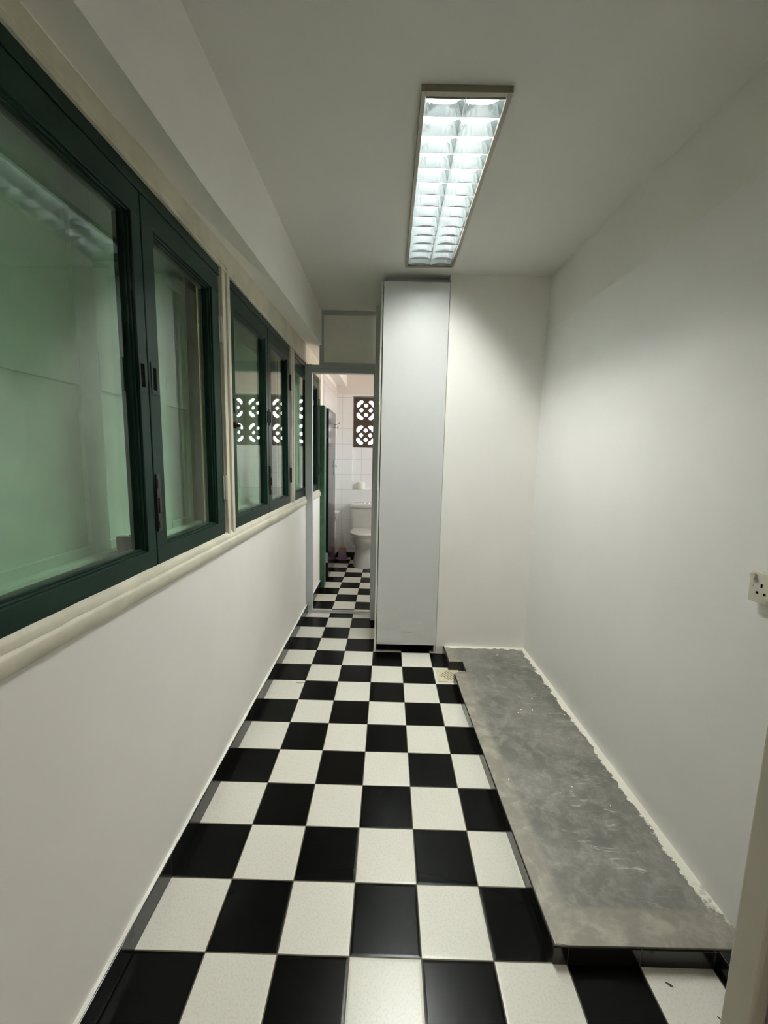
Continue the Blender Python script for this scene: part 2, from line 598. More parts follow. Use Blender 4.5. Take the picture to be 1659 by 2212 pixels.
# hall the picture is taken from
def hall(bm):
    bx(bm, -0.75, -0.60, -3.2, -0.5, 0, CEIL)
    bx(bm, 2.3, 2.45, -3.2, -0.4, 0, CEIL)
    bx(bm, -0.75, 2.45, -3.3, -3.15, 0, CEIL)
S('wall_hall', hall, 'wall_room', 'plain walls of the hall in front of the passage', 'wall')
t = empty('hall_fill_light', (0.8, -1.9, CEIL), 'unseen square fill light added on the hall ceiling behind the camera', 'light')  # unseen light, added to brighten the lower walls and the jamb
obj('frame', boxes((0.45, 1.15, -2.25, -2.22, 2.49, CEIL), (0.45, 1.15, -1.58, -1.55, 2.49, CEIL), (0.45, 0.48, -2.22, -1.58, 2.49, CEIL), (1.12, 1.15, -2.22, -1.58, 2.49, CEIL)), 'fixture', t)
obj('fill_panel', B(0.48, 1.12, -2.22, -1.58, 2.492, 2.498), 'hall_fill', t)


def wf(bm):
    bx(bm, -0.62, -0.02, -0.62, -0.50, 0, CEIL)
    bx(bm, 1.27, 2.4, -0.58, -0.445, 0, CEIL)
    bx(bm, -0.02, 1.27, -0.58, -0.445, 2.12, CEIL)
S('wall_front', wf, 'jamb_dark', 'mauve wall around the opening into the passage', 'wall')
t = empty('door_1', (1.26, -0.42, 0), 'beige door jamb at the edge of the picture, in front of the plinth', 'door frame', kind='structure')
def jamb(bm):
    bx(bm, 1.243, 1.30, -0.446, -0.398, 0, 2.12, 0.004)
    bx(bm, -0.02, 1.30, -0.446, -0.398, 2.08, 2.12, 0.004)
obj('door_frame', jamb, 'jamb', t)
def stop(bm):
    bx(bm, 1.262, 1.31, -0.60, -0.446, 0, 2.10, 0.004)
obj('door_stop', stop, 'jamb_dark', t)

# skirting
S('baseboard_left', B(-0.022, 0.003, -0.45, 3.2, 0, 0.078, bev=0.0012), 'skirt_y', 'black tile skirting along the foot of the white window wall', 'skirting')
def cap(bm):
    y = -0.45
    while y < 3.2:
        y2 = min(y + 0.1, 3.2)
        j = random.uniform(-0.0012, 0.0012)
        bx(bm, -0.022, 0.001 + j, y, y2, 0.078, 0.0815 + j)
        y = y2
S('trim_1', cap, 'cap', 'white painted top of the black skirting on the window wall', 'trim')
S('baseboard_right', B(1.61, 1.74, -0.44, -0.002, 0, 0.057, bev=0.001), 'skirt_y', 'black tile skirting at the foot of the wall, between plinth and door jamb', 'skirting')

# ------------------------------------------------------------------ cream timber round the windows
def sill(bm):
    # rough, often repainted sill; built in short lengths that wander slightly
    ys = []
    y = -0.42
    while y < 3.25:
        ys.append(y)
        y += 0.045
    ys.append(3.25)
    rings = []
    for y in ys:
        k = max(0.15, min(1.0, (1.3 - y) / 1.2))
        r = lambda s: random.uniform(-s, s) * k
        z0 = 0.963
        pts = [(-0.024, z0 + 0.003), (-0.009, z0 + 0.003), (-0.008, z0), (-0.002 + r(.0010), z0 + 0.0005), (0.001 + r(.0012), z0 + 0.005),
               (0.001 + r(.0012), z0 + 0.033 + r(.001)), (-0.002 + r(.001), z0 + 0.038 + r(.001)), (-0.007 + r(.0015), z0 + 0.041 + r(.0015)),
               (-0.008 + r(.001), z0 + 0.053 + r(.001)), (-0.012 + r(.0015), z0 + 0.060 + r(.0015)), (-0.0185, z0 + 0.0675 + r(.001)), (-0.05, z0 + 0.069), (-0.05, z0 + 0.02), (-0.024, z0 + 0.02)]
        rings.append([Vector((p[0], y, p[1])) for p in pts])
    loft(bm, rings)
S('trim_2', sill, 'cream', 'cream painted sill with lumpy old paint under the green windows', 'window sill', smooth=True)


def headtrim(bm):
    sec = lambda y, j: [Vector((x, y, z)) for x, z in ((-0.06, 2.112), (-0.012 + j, 2.112), (-0.012 + j, 2.122), (-0.0160, 2.124), (-0.0160, 2.130), (-0.013, 2.132), (-0.013, 2.176 + max(0, min(y, 2.9)) * 0.036), (-0.022, 2.177 + max(0, min(y, 2.9)) * 0.036), (-0.06, 2.152))]
    ys = [-0.42 + i * 0.06 for i in range(61)] + [3.25]
    loft(bm, [sec(y, random.uniform(-0.001, 0.001)) for y in ys])
S('trim_3', headtrim, 'cream', 'cream moulding along the top of the green windows', 'trim')


def mull(y0, y1):
    def f(bm):
        bx(bm, -0.065, -0.024, y0, y1, 0.98, 2.14)
        # three beads
        ys = [y0, y0 + (y1 - y0) * 0.30, y0 + (y1 - y0) * 0.62, y1]
        for i, (a, b, x) in enumerate(zip(ys, ys[1:], (-0.012, -0.018, -0.010))):
            bx(bm, -0.03, x, a + 0.002, b - 0.002, 1.018, 2.13, 0.0025)
    return f
for k, (a, b) in enumerate(((-0.41, -0.325), (0.795, 0.878), (1.998, 2.080), (3.195, 3.25))):
    S('trim_%d' % (4 + k), mull(a, b), 'cream', ['cream post before the first green window', 'cream post between the large window and the second window',
      'cream post between the second window and the one behind the metal door frame', 'cream corner post beside the green door frame'][k], 'window post')

# ------------------------------------------------------------------ windows
GX = -0.043     # glass plane
FX = -0.020     # face of the sashes


def ring_frame(bm, x0, x1, y0, y1, z0, z1, a0, a1, c0, c1, bev=0.0025):
    """rectangular frame (y0..y1, z0..z1) with opening (a0..a1, c0..c1)"""
    bx(bm, x0, x1, y0, y1, z0, c0, bev)
    bx(bm, x0, x1, y0, y1, c1, z1, bev)
    bx(bm, x0, x1, y0, a0, c0 - 0.001, c1 + 0.001, bev)
    bx(bm, x0, x1, a1, y1, c0 - 0.001, c1 + 0.001, bev)


def make_window(y0, label):
    w = empty('window', (-0.05, y0, 1.03), label, 'window', kind='structure')
    Y = lambda t: y0 + t
    zt, zb = 2.112, 1.028
    def outer(bm):
        bx(bm, -0.075, FX - 0.001, Y(0.0), Y(1.112), 2.076, zt, 0.0015)
        bx(bm, -0.075, FX - 0.006, Y(0.0), Y(0.012), zb, zt, 0.001)
        bx(bm, -0.075, FX - 0.006, Y(1.098), Y(1.112), zb, zt, 0.001)
        bx(bm, -0.075, FX - 0.02, Y(0.0), Y(1.112), zb - 0.006, zb + 0.006, 0.001)
    obj('window_frame', outer, 'green', w)
    spec = [(0.012, 0.573, 0.062, 0.530), (0.577, 1.097, 0.635, 1.032)]
    sashes = []
    for (s0, s1, a0, a1) in spec:
        def sash(bm):
            ring_frame(bm, -0.068, FX, Y(s0), Y(s1), zb + 0.001, 2.071, Y(a0), Y(a1), 1.082, 2.004)
            # stepped glazing bead round the opening
            ring_frame(bm, -0.066, FX - 0.007, Y(a0) - 0.002, Y(a1) + 0.002, 1.080, 2.006, Y(a0) + 0.005, Y(a1) - 0.005, 1.087, 1.999, 0.002)
            ring_frame(bm, -0.066, FX - 0.015, Y(a0) + 0.002, Y(a1) - 0.002, 1.084, 2.002, Y(a0) + 0.009, Y(a1) - 0.009, 1.092, 1.994, 0.002)
        so = obj('sash', sash, 'green', w)
        sashes.append(so)
        obj('glass_pane', B(GX - 0.0025, GX + 0.0025, Y(a0) + 0.006, Y(a1) - 0.006, 1.085, 2.001), 'glass', so)
    A, Bs = sashes
    # recessed pulls: plate with a dark slot
    for so, c in ((A, 0.545), (Bs, 0.604), (A, 0.032)):
        def plate(bm):
            ring_frame(bm, FX - 0.001, FX + 0.0025, Y(c) - 0.017, Y(c) + 0.017, 1.538, 1.630, Y(c) - 0.009, Y(c) + 0.009, 1.552, 1.616, 0.0006)
        obj('pull_plate', plate, 'green', so)
        obj('pull_slot', B(FX - 0.0005, FX + 0.0006, Y(c) - 0.009, Y(c) + 0.009, 1.552, 1.616), 'kick', so)
    def bolt(bm):
        c = Y(0.590)
        bx(bm, FX - 0.001, FX + 0.006, c - 0.010, c + 0.010, 1.133, 1.306, 0.0015)
        bx(bm, FX + 0.005, FX + 0.010, c - 0.006, c + 0.006, 1.190, 1.235, 0.0015)
        bx(bm, FX + 0.005, FX + 0.008, c - 0.0075, c + 0.0075, 1.262, 1.292, 0.001)
        bx(bm, FX + 0.005, FX + 0.008, c - 0.0075, c + 0.0075, 1.142, 1.165, 0.001)
    obj('flush_bolt', bolt, 'black', Bs)
    return w, A, Bs, Y


windows = []
labels = ['nearest and largest looking green window, its big pane reflecting the ceiling light',
          'second green window, between two cream posts, with bright vent reflections',
          'third green window, partly hidden behind the grey metal door frame']
for k in range(3):
    w_, A_, B_, Y_ = make_window(-0.322 + 1.2 * k, labels[k])
    w_.name = 'window_%d' % (k + 1)
    windows.append(w_)
    for zc in (1.228, 1.868):
        def hin(bm):
            c = Y_(1.104)
            cyl(bm, (FX + 0.004, c, zc - 0.052), 'z', 0.0065, 0.104, 12)
            bx(bm, FX - 0.002, FX + 0.003, c - 0.014, c + 0.002, zc - 0.05, zc + 0.05, 0.001)
            for q in (-0.018, 0.016):
                cyl(bm, (FX + 0.004, c, zc + q), 'z', 0.0072, 0.003, 12)
        obj('hinge', hin, 'hinge' if k == 0 else 'dark_steel', B_)
    if k == 1:
        def latch(bm):
            bx(bm, FX - 0.001, FX + 0.012, Y_(0.022), Y_(0.052), 1.484, 1.512, 0.002)
            bx(bm, FX + 0.008, FX + 0.028, Y_(0.030), Y_(0.044), 1.490, 1.502, 0.002)
        obj('latch', latch, 'dark_steel', A_)

# outer shutters behind the panes, one set per window (dark gaps let daylight through)
SX = -0.17
for k in range(3):
    w_ = windows[k]
    y0 = -0.322 + 1.2 * k
    Y = lambda t: y0 + t
    def shut(bm):
        panels = [(0.02, 0.51) if k == 0 else (0.12, 0.51), (0.59, 0.90), (0.955, 1.115)]
        zs = [(1.10, 1.528), (1.655, 2.00)]
        s0 = -0.075 if k == 0 else 0.06
        bx(bm, SX - 0.045, SX - 0.012, Y(s0), Y(1.135), 1.0, 2.16)         # panel ground
        prev = s0
        for a, b in panels + [(1.135, 1.2)]:
            e = min(a, 1.135)
            bx(bm, SX - 0.02, SX, Y(prev), Y(e), 1.0, 2.16, 0.002)              # stiles
            prev = b
        for a, b in panels:
            bx(bm, SX - 0.02, SX, Y(a), Y(b), 1.0, 1.10, 0.0)
            bx(bm, SX - 0.02, SX, Y(a), Y(b), 1.548, 1.655, 0.0)
            bx(bm, SX - 0.02, SX, Y(a), Y(b), 2.0, 2.16, 0.0)
    obj('shutter', shut, 'shutter', w_)
    def ledge(bm):
        bx(bm, SX, -0.074, Y(0.0), Y(1.15), 1.0, 1.045, 0.004)
        bx(bm, SX, SX + 0.03, Y(0.0), Y(1.15), 1.04, 1.075, 0.004)
    obj('outer_sill', ledge, 'shutter', w_)
    def posts(bm):
        bx(bm, SX - 0.045, SX + 0.012, Y(1.14), Y(1.232), 1.0, 2.2, 0.003) if k == 0 else bx(bm, SX - 0.045, SX + 0.012, Y(1.14), Y(1.250), 1.0, 2.2, 0.003)
        if k == 0:
            bx(bm, SX - 0.045, SX + 0.004, Y(1.2375), Y(1.292), 1.0, 2.2, 0.003)
    obj('shutter_post', posts, 'brown', w_)
    if k == 0:
        def blk(bm):
            bx(bm, -0.145, -0.105, Y(0.575), Y(0.60), 1.04, 1.115, 0.002)
            bx(bm, -0.125, -0.10, Y(0.605), Y(0.615), 1.04, 1.115, 0.001)
        obj('wood_wedge', blk, 'brown', w_)

for k, ys in ((0, (0.817, 0.866)), (1, (2.029,))):
    for y in ys:
        def rod(bm):
            cyl(bm, (-0.12, y, 1.046), 'z', 0.006 if y != 0.866 else 0.0038, 1.075, 14)
        obj('brass_rod', rod, 'brass', windows[k], smooth=True)

# close the cavity around the shutters
def cav(bm):
    bx(bm, -0.22, -0.055, -0.62, -0.39, 0.98, 2.2)
    bx(bm, -0.23, -0.02, 3.25, 3.27, 0.98, 2.2)
    bx(bm, SX - 0.045, -0.07, 3.23, 3.26, 0.98, 2.2)
S('trim_8', cav, 'brown', 'painted returns at the ends of the window row', 'trim')

# ------------------------------------------------------------------ metal door frame with transom
t = empty('door_2', (0.3, 2.52, 0), 'grey metal door frame with an off-white transom panel, open towards the toilet', 'door frame', kind='structure')
def dframe(bm):
    bx(bm, -0.016, 0.040, 2.485, 2.545, 0, 2.10, 0.002)          # hinge-side post
    bx(bm, 0.543, 0.578, 2.485, 2.545, 0, 2.10, 0.002)          # far jamb
    bx(bm, -0.016, 0.578, 2.480, 2.545, 2.036, 2.066, 0.002)    # head
    bx(bm, -0.016, 0.578, 2.488, 2.545, 2.068, 2.098, 0.002)
obj('door_frame', dframe, 'alu', t)
def tframe(bm):
    bx(bm, 0.100, 0.134, 2.490, 2.545, 2.098, CEIL - 0.001, 0.002)
    bx(bm, 0.134, 0.578, 2.490, 2.545, CEIL - 0.032, CEIL - 0.001, 0.002)
    bx(bm, 0.134, 0.578, 2.490, 2.545, 2.098, 2.116, 0.002)
obj('transom_frame', tframe, 'alu', t)
obj('transom_panel', B(0.130, 0.56, 2.505, 2.520, 2.11, CEIL - 0.02), 'offwhite', t)
def rpost(bm):
    bx(bm, 0.556, 0.606, 2.36, 2.48, 0, CEIL - 0.001, 0.003)
obj('side_post', rpost, 'alu', t)
def thr(bm):
    bx(bm, 0.040, 0.543, 2.510, 2.535, 0, 0.018, 0.002)
    bx(bm, 0.040, 0.543, 2.490, 2.515, 0, 0.009, 0.002)
obj('threshold', thr, 'alu_light', t)

# green timber frame and black leaf of the washroom door
t = empty('door_3', (0.03, 3.3, 0), 'glossy black washroom door standing open, with green timber frame', 'door', kind='structure')
def gfr(bm):
    bx(bm, -0.012, 0.036, 3.19, 3.30, 0, 1.862, 0.003)
    bx(bm, -0.012, 0.022, 3.30, 3.38, 0, 1.850, 0.003)
obj('door_frame', gfr, 'green_post', t)
lf = obj('door_leaf', B(0.002, 0.034, 3.50, 4.06, 0.012, 1.868, bev=0.002), 'black_door', t)
obj('door_hinge', B(-0.002, 0.030, 3.492, 3.501, 1.555, 1.665, bev=0.001), 'dark_steel', lf)
obj('door_hinge', B(-0.002, 0.030, 3.492, 3.501, 0.19, 0.30, bev=0.001), 'hinge', lf)
def lock(bm):
    bx(bm, 0.032, 0.044, 3.95, 4.05, 1.145, 1.322, 0.003)
    cyl(bm, (0.042, 4.00, 1.25), 'x', 0.012, 0.02, 14)
obj('door_lock', lock, 'alu', lf)
def hook(bm):
    y = 4.00
    D = -0.034
    pts = [(0.064, 1.700), (0.068, 1.712), (0.078, 1.719), (0.095, 1.721), (0.110, 1.726), (0.120, 1.737), (0.126, 1.752)]
    tube(bm, [(x + D, y, z + 0.018) for x, z in pts], 0.0032, 8)
    pts = [(0.064, 1.700), (0.067, 1.688), (0.076, 1.680), (0.088, 1.678), (0.098, 1.684), (0.105, 1.695)]
    tube(bm, [(x + D, y, z + 0.018) for x, z in pts], 0.0032, 8)
    bx(bm, 0.0325, 0.036, y - 0.008, y + 0.008, 1.71, 1.735, 0.001)
obj('coat_hook', hook, 'black', lf, smooth=True)

# ------------------------------------------------------------------ concrete plinth
t = empty('concrete_plinth', (1.4, 0.9, 0), 'low grey concrete plinth with paint splashes along the blank white wall', 'platform')
def edge(y):
    return 1.163 - 0.035 * y
top_poly = [(edge(0), 0.0), (1.200, -0.001), (1.40, 0.001), (1.70, 0.002), (1.70, 1.80), (edge(1.8) + 0.002, 1.80), (1.1055, 1.575), (1.197, 1.580), (1.196, 1.440),
            (1.150, 1.452), (1.118, 1.425), (edge(1.2), 1.2), (edge(0.8), 0.8), (edge(0.4), 0.4)]
def slab(bm):
    prism(bm, top_poly, 'z', 0.0, 0.0605)
    es = [e for e in bm.edges if all(v.co.z > 0.05 for v in e.verts)]
    bmesh.ops.bevel(bm, geom=es, offset=0.004, segments=2, profile=0.5, affect='EDGES')
obj('concrete_slab', slab, 'concrete', t)
def psk(bm):
    # long side
    prism(bm, [(edge(0) - 0.003, -0.002), (edge(0) + 0.004, -0.002), (edge(1.42) + 0.004, 1.42), (edge(1.42) - 0.003, 1.42)], 'z', 0, 0.054)
    prism(bm, [(edge(1.58) - 0.009, 1.572), (edge(1.58) + 0.001, 1.572), (edge(1.80), 1.80), (edge(1.80) - 0.009, 1.80)], 'z', 0, 0.056)
    # notch
    bx(bm, 1.0985, 1.198, 1.566, 1.577, 0, 0.056)
    bx(bm, 1.188, 1.198, 1.446, 1.577, 0, 0.056)
obj('tile_skirting', psk, 'skirt_y', t)
obj('tile_skirting', B(edge(0) - 0.003, 1.612, -0.003, 0.003, 0, 0.054, bev=0.0005), 'skirt_x', t)

# ------------------------------------------------------------------ floor drain
t = empty('floor_drain', (1.09, 1.50, 0), 'square beige floor drain set in a white tile beside the plinth notch', 'drain')
def dr(bm):
    bx(bm, 1.020, 1.165, 1.424, 1.571, 0.0004, 0.0035, 0.001)
obj('drain_plate', dr, 'drain', t)
def holes(bm):
    c = Vector((1.0925, 1.4975))
    n = 7
    s = 0.0125
    for i in range(n):
        for j in range(n):
            u = (i - (n - 1) / 2) * s
            v = (j - (n - 1) / 2) * s
            x = c.x + (u - v) * 0.7071 * 1.05
            y = c.y + (u + v) * 0.7071 * 1.05
            L, wd = 0.0048, 0.0021
            pts = []
            for a, b in ((-L, -wd), (L, -wd), (L, wd), (-L, wd)):
                pts.append((x + a * 0.94 - b * 0.34, y + a * 0.34 + b * 0.94))
            prism(bm, pts, 'z', 0.0030, 0.0038)
obj('drain_slots', holes, 'kick', t)

# ------------------------------------------------------------------ tall cabinet
t = empty('tall_cabinet', (0.82, 2.1, 0), 'tall glossy white cabinet between the metal door frame and the end wall', 'cabinet')
def carc(bm):
    bx(bm, 0.606, 0.619, 1.803, 2.35, 0, 2.468, 0.001)
    bx(bm, 1.028, 1.041, 1.803, 2.35, 0, 2.468, 0.001)
    bx(bm, 0.619, 1.028, 2.33, 2.35, 0.06, 2.468)
    bx(bm, 0.619, 1.028, 1.825, 2.33, 2.45, 2.468)
    bx(bm, 0.619, 1.028, 1.825, 2.33, 0.066, 0.084)
obj('carcass', carc, 'white_edge', t)
obj('door', B(0.6235, 1.037, 1.783, 1.801, 0.066, 2.463, bev=0.0015), 'gloss_white', t)
obj('plinth_board', B(0.622, 1.030, 1.835, 1.853, 0, 0.066), 'kick', t)
obj('top_filler', B(0.640, 1.041, 1.86, 1.875, 2.468, CEIL - 0.002), 'alu', t)  # grey colour paints in the shade of the recess over the door

# ------------------------------------------------------------------ recessed fluorescent light
LX0, LX1, LY0, LY1 = 0.765, 1.020, 0.488, 1.652
t = empty('ceiling_light', (0.8925, 1.07, 2.5), 'recessed twin fluorescent light with mirror louvers in the ceiling', 'light')
def rim(bm):
    z0, z1 = 2.495, 2.522
    for b in ((0.750, LX0, 0.470, 1.668), (LX1, 1.035, 0.470, 1.668), (LX0, LX1, 0.470, LY0), (LX0, LX1, LY1, 1.668)):
        bx(bm, *b, z0, z1, 0.0015)
obj('frame', rim, 'fixture', t)
def housing(bm):
    bx(bm, 0.758, 1.027, 0.479, 1.659, 2.600, 2.606)
    bx(bm, 0.758, 0.762, 0.479, 1.659, 2.52, 2.606)
    bx(bm, 1.023, 1.027, 0.479, 1.659, 2.52, 2.606)
    bx(bm, 0.758, 1.027, 0.479, 0.483, 2.52, 2.606)
    bx(bm, 0.758, 1.027, 1.655, 1.659, 2.52, 2.606)
obj('housing', housing, 'house', t)
XM = (LX0 + LX1) / 2
def refl(bm):
    # two parabolic troughs
    for a, b in ((LX0, XM), (XM, LX1)):
        c = (a + b) / 2
        hw = (b - a) / 2
        pr = []
        for i in range(13):
            s = -1 + 2 * i / 12
            pr.append((c + hw * 0.995 * s, 2.590 - 0.092 * s * s))
        pr2 = [(x, z + 0.0012) for x, z in pr][::-1]
        prism_pts = pr + pr2
        va = [bm.verts.new((x, LY0, z)) for x, z in prism_pts]
        vb = [bm.verts.new((x, LY1, z)) for x, z in prism_pts]
        n = len(prism_pts)
        for i in range(n):
            bm.faces.new([va[i], vb[i], vb[(i + 1) % n], va[(i + 1) % n]])
obj('reflector', refl, 'reflector', t, smooth=True)
# 13 cross blades per side in one louver part each
for a, b in ((LX0, XM), (XM, LX1)):
    def lou(bm):
        n = 13
        step = (LY1 - LY0) / (n + 1)
        for i in range(n + 2):
            y = LY0 + step * i
            y = min(max(y, LY0 + 0.0130), LY1 - 0.0130)
            # blade, V section, with a scalloped lower edge
            m_ = 8
            rings = []
            for j in range(m_ + 1):
                x = a + 0.001 + (b - a - 0.002) * j / m_
                s = abs(2 * j / m_ - 1)
                zl = 2.499 - 0.0 * s
                zh = 2.545 - 0.012 * (1 - s ** 2)
                rings.append([Vector((x, y - 0.0010, zl)), Vector((x, y + 0.0010, zl)), Vector((x, y + 0.0112, zh)), Vector((x, y - 0.0112, zh))])
            loft(bm, rings)
        # long sides
        xs = a + 0.0012
        for x, w0 in ((a + 0.0008, 0.0008), (b - 0.0008, 0.0008)):
            bx(bm, x - w0, x + w0, LY0, LY1, 2.499, 2.538)
    obj('louver', lou, 'louver', t, smooth=False)
for c in ((LX0 + XM) / 2, (XM + LX1) / 2):
    def tb(bm):
        cyl(bm, (c, LY0 + 0.045, 2.571), 'y', 0.0130, LY1 - LY0 - 0.145, 10)
    tu = obj('fluorescent_tube', tb, 'tube', t, smooth=True)
    for y, l in ((LY0 + 0.002, 0.043), (LY1 - 0.100, 0.098)):  # far cap lengthened to hold light off the cabinet top
        def caps(bm):
            cyl(bm, (c, y, 2.571), 'y', 0.0135, l, 16)
        obj('tube_cap', caps, 'alu_light', tu, smooth=True)

# ------------------------------------------------------------------ wall socket
t = empty('wall_socket', (1.69, 0.08, 1.047), 'ivory three-pin wall socket with round switch on the blank white wall', 'socket')
SXW = 1.694
y1, y0 = 0.138, -0.008
z0, z1 = 1.008, 1.092
obj('back_box', B(SXW - 0.014, SXW + 0.004, y0 + 0.004, y1 - 0.004, z0 + 0.003, z1 - 0.003, bev=0.003), 'ivory_dark', t)
pl = obj('face_plate', B(SXW - 0.022, SXW - 0.013, y0, y1, z0, z1, bev=0.003, seg=3), 'ivory', t, smooth=True)
fx = SXW - 0.022
for yy in (y1, y1 - 0.073):
    def sw(bm):
        cyl(bm, (fx - 0.007, yy - 0.0135, z1 - 0.0135), 'x', 0.0078, 0.009, 24, 0.0084)
    obj('switch', sw, 'ivory', pl, smooth=True)
    def ind(bm):
        cyl(bm, (fx - 0.0015, yy - 0.0105, z1 - 0.040), 'x', 0.0038, 0.003, 16)
    obj('indicator', ind, 'ivory', pl, smooth=True)
    def pins(bm):
        c = yy - 0.038
        bx(bm, fx - 0.0004, fx + 0.001, c - 0.0028, c + 0.0028, z1 - 0.0405, z1 - 0.0305)
        bx(bm, fx - 0.0004, fx + 0.001, c + 0.0075, c + 0.0145, z1 - 0.0595, z1 - 0.0535)
        bx(bm, fx - 0.0004, fx + 0.001, c - 0.0145, c - 0.0075, z1 - 0.0595, z1 - 0.0535)
    obj('pin_holes', pins, 'kick', pl)
def scr(bm):
    a, b, lo = y1 - 0.0570, y1 - 0.0625, z0 + 0.005
    bx(bm, fx - 0.0007, fx + 0.0005, a - 0.0013, a, lo, lo + 0.0085)
    for q in (0, 0.0036, 0.0072):
        bx(bm, fx - 0.0007, fx + 0.0005, b, a, lo + q, lo + q + 0.0013)
obj('embossed_mark', scr, 'ivory', pl)

# ------------------------------------------------------------------ vent blocks
def block_mesh():
    bm = bmesh.new()
    N = 56
    S_ = 0.30
    def hole(u, v):
        a = math.hypot
        for cx, cy in ((0.2, 0), (-0.2, 0), (0, 0.2), (0, -0.2)):
            if a(u - cx, v - cy) < 0.088 and max(abs(u), abs(v)) > 0.088:
                return True
        au, av = abs(u), abs(v)
        if au > 0.415 or av > 0.415:
            return False
        if min(a(au - 0.2, av), a(au, av - 0.2)) < 0.168:
            return False
        if min(au, av) < 0.085:
            return False
        return a(au - 0.20, av - 0.335) < 0.092 or a(au - 0.335, av - 0.20) < 0.092 or a(au - 0.29, av - 0.29) < 0.085
    th = 0.035
    vs = {}
    def V(i, j, k):
        key = (i, j, k)
        if key not in vs:
            vs[key] = bm.verts.new(((i / N - 0.5) * S_, -th if k == 0 else th, (j / N - 0.5) * S_))
        return vs[key]
    H = [[hole((i + .5) / N - .5, (j + .5) / N - .5) for j in range(N)] for i in range(N)]
    so = lambda i, j: 0 <= i < N and 0 <= j < N and not H[i][j]
    for i in range(N):
        for j in range(N):
            if not so(i, j):
                continue
            bm.faces.new([V(i, j, 0), V(i + 1, j, 0), V(i + 1, j + 1, 0), V(i, j + 1, 0)])
            bm.faces.new([V(i, j, 1), V(i, j + 1, 1), V(i + 1, j + 1, 1), V(i + 1, j, 1)])
            for di, dj, p, q in ((-1, 0, (i, j), (i, j + 1)), (1, 0, (i + 1, j + 1), (i + 1, j)), (0, -1, (i + 1, j), (i, j)), (0, 1, (i, j + 1), (i + 1, j + 1))):
                if not so(i + di, j + dj):
                    bm.faces.new([V(*p, 0), V(*q, 0), V(*q, 1), V(*p, 1)])
    bmesh.ops.recalc_face_normals(bm, faces=bm.faces)
    me = bpy.data.meshes.new('vent_block')
    bm.to_mesh(me)
    bm.free()
    me.materials.append(M['block'])
    return me
bme = block_mesh()
ord_ = ['first', 'second', 'third', 'fourth']
for r, zc in ((0, 1.985), (1, 1.655)):
    for c in range(4):
        o = bpy.data.objects.new('vent_block', bme)
        COL.objects.link(o)
        o.location = (0.362 + 0.325 * c, YB + 0.16, zc)
        o.scale = (1.03, 1, 1.03)
        tag(o, '%s pierced clay vent block with flower holes, %s from the recess corner, above the toilet' % (['upper', 'lower'][r], ord_[c]), 'vent block', 'pierced clay vent blocks above the toilet')
def mort(bm):
    for c in range(5):
        x = 0.362 + 0.325 * (c - 0.5)
        bx(bm, x - 0.010, x + 0.010, YB + 0.13, YB + 0.19, 1.488, 2.148)
    bx(bm, 0.20, 1.62, YB + 0.13, YB + 0.19, 1.807, 1.833)
    bx(bm, 0.20, 1.62, YB + 0.13, YB + 0.19, 1.486, 1.503)
    bx(bm, 0.20, 1.62, YB + 0.13, YB + 0.19, 2.137, 2.150)
S('trim_9', mort, 'block', 'dark mortar joints between the pierced vent blocks', 'mortar')

# ------------------------------------------------------------------ toilet
TX = 0.400
t = empty('toilet', (TX, 4.2, 0), 'white close-coupled toilet seen through the doorway', 'toilet')
def egg(z, yb, yf, hw, n=40, sq=2.4, x=TX):
    """D/egg shaped ring: back at yb, front at yf (smaller y)"""
    pts = []
    cy = yb - (yb - yf) * 0.45
    for i in range(n):
        a = 2 * math.pi * i / n
        c, s = math.cos(a), math.sin(a)
        e = 2 / sq
        X = hw * math.copysign(abs(c) ** e, c)
        if s > 0:
            Yv = (yb - cy) * math.copysign(abs(s) ** (2 / 3.4), s)
        else:
            Yv = (cy - yf) * math.copysign(abs(s) ** (2 / 2.1), s)
        pts.append(Vector((x + X, cy + Yv, z)))
    return pts
def pan(bm):
    loft(bm, [egg(0.0, 4.42, 3.955, 0.150), egg(0.03, 4.42, 3.965, 0.147), egg(0.14, 4.42, 4.00, 0.128), egg(0.21, 4.42, 4.01, 0.122),
              egg(0.25, 4.43, 3.985, 0.132), egg(0.29, 4.44, 3.945, 0.155), egg(0.335, 4.45, 3.915, 0.178), egg(0.37, 4.45, 3.905, 0.186), egg(0.392, 4.45, 3.902, 0.187), egg(0.398, 4.45, 3.906, 0.184)])
obj('bowl', pan, 'ceramic', t, smooth=True)
def seat(bm):
    loft(bm, [egg(0.402, 4.36, 3.900, 0.184), egg(0.400, 4.36, 3.896, 0.187), egg(0.412, 4.36, 3.896, 0.187), egg(0.415, 4.36, 3.900, 0.184)])
obj('seat', seat, 'seat', t, smooth=True)
def lid(bm):
    loft(bm, [egg(0.419, 4.37, 3.900, 0.184), egg(0.419, 4.37, 3.896, 0.187), egg(0.432, 4.37, 3.896, 0.187), egg(0.440, 4.37, 3.908, 0.178), egg(0.443, 4.36, 3.95, 0.150)])
obj('seat_lid', lid, 'seat', t, smooth=True)
def rr(z, x0, x1, y0, y1, r, n=6):
    pts = []
    for cx, cy, a0 in ((x1 - r, y1 - r, 0), (x0 + r, y1 - r, 90), (x0 + r, y0 + r, 180), (x1 - r, y0 + r, 270)):
        for i in range(n):
            a = math.radians(a0 + 90 * i / (n - 1))
            pts.append(Vector((cx + r * math.cos(a), cy + r * math.sin(a), z)))
    return pts
def tank(bm):
    loft(bm, [rr(0.395, 0.215, 0.585, 4.375, 4.535, 0.03), rr(0.42, 0.205, 0.595, 4.365, 4.535, 0.03), rr(0.700, 0.198, 0.602, 4.355, 4.537, 0.03)])
obj('cistern', tank, 'ceramic', t, smooth=True)
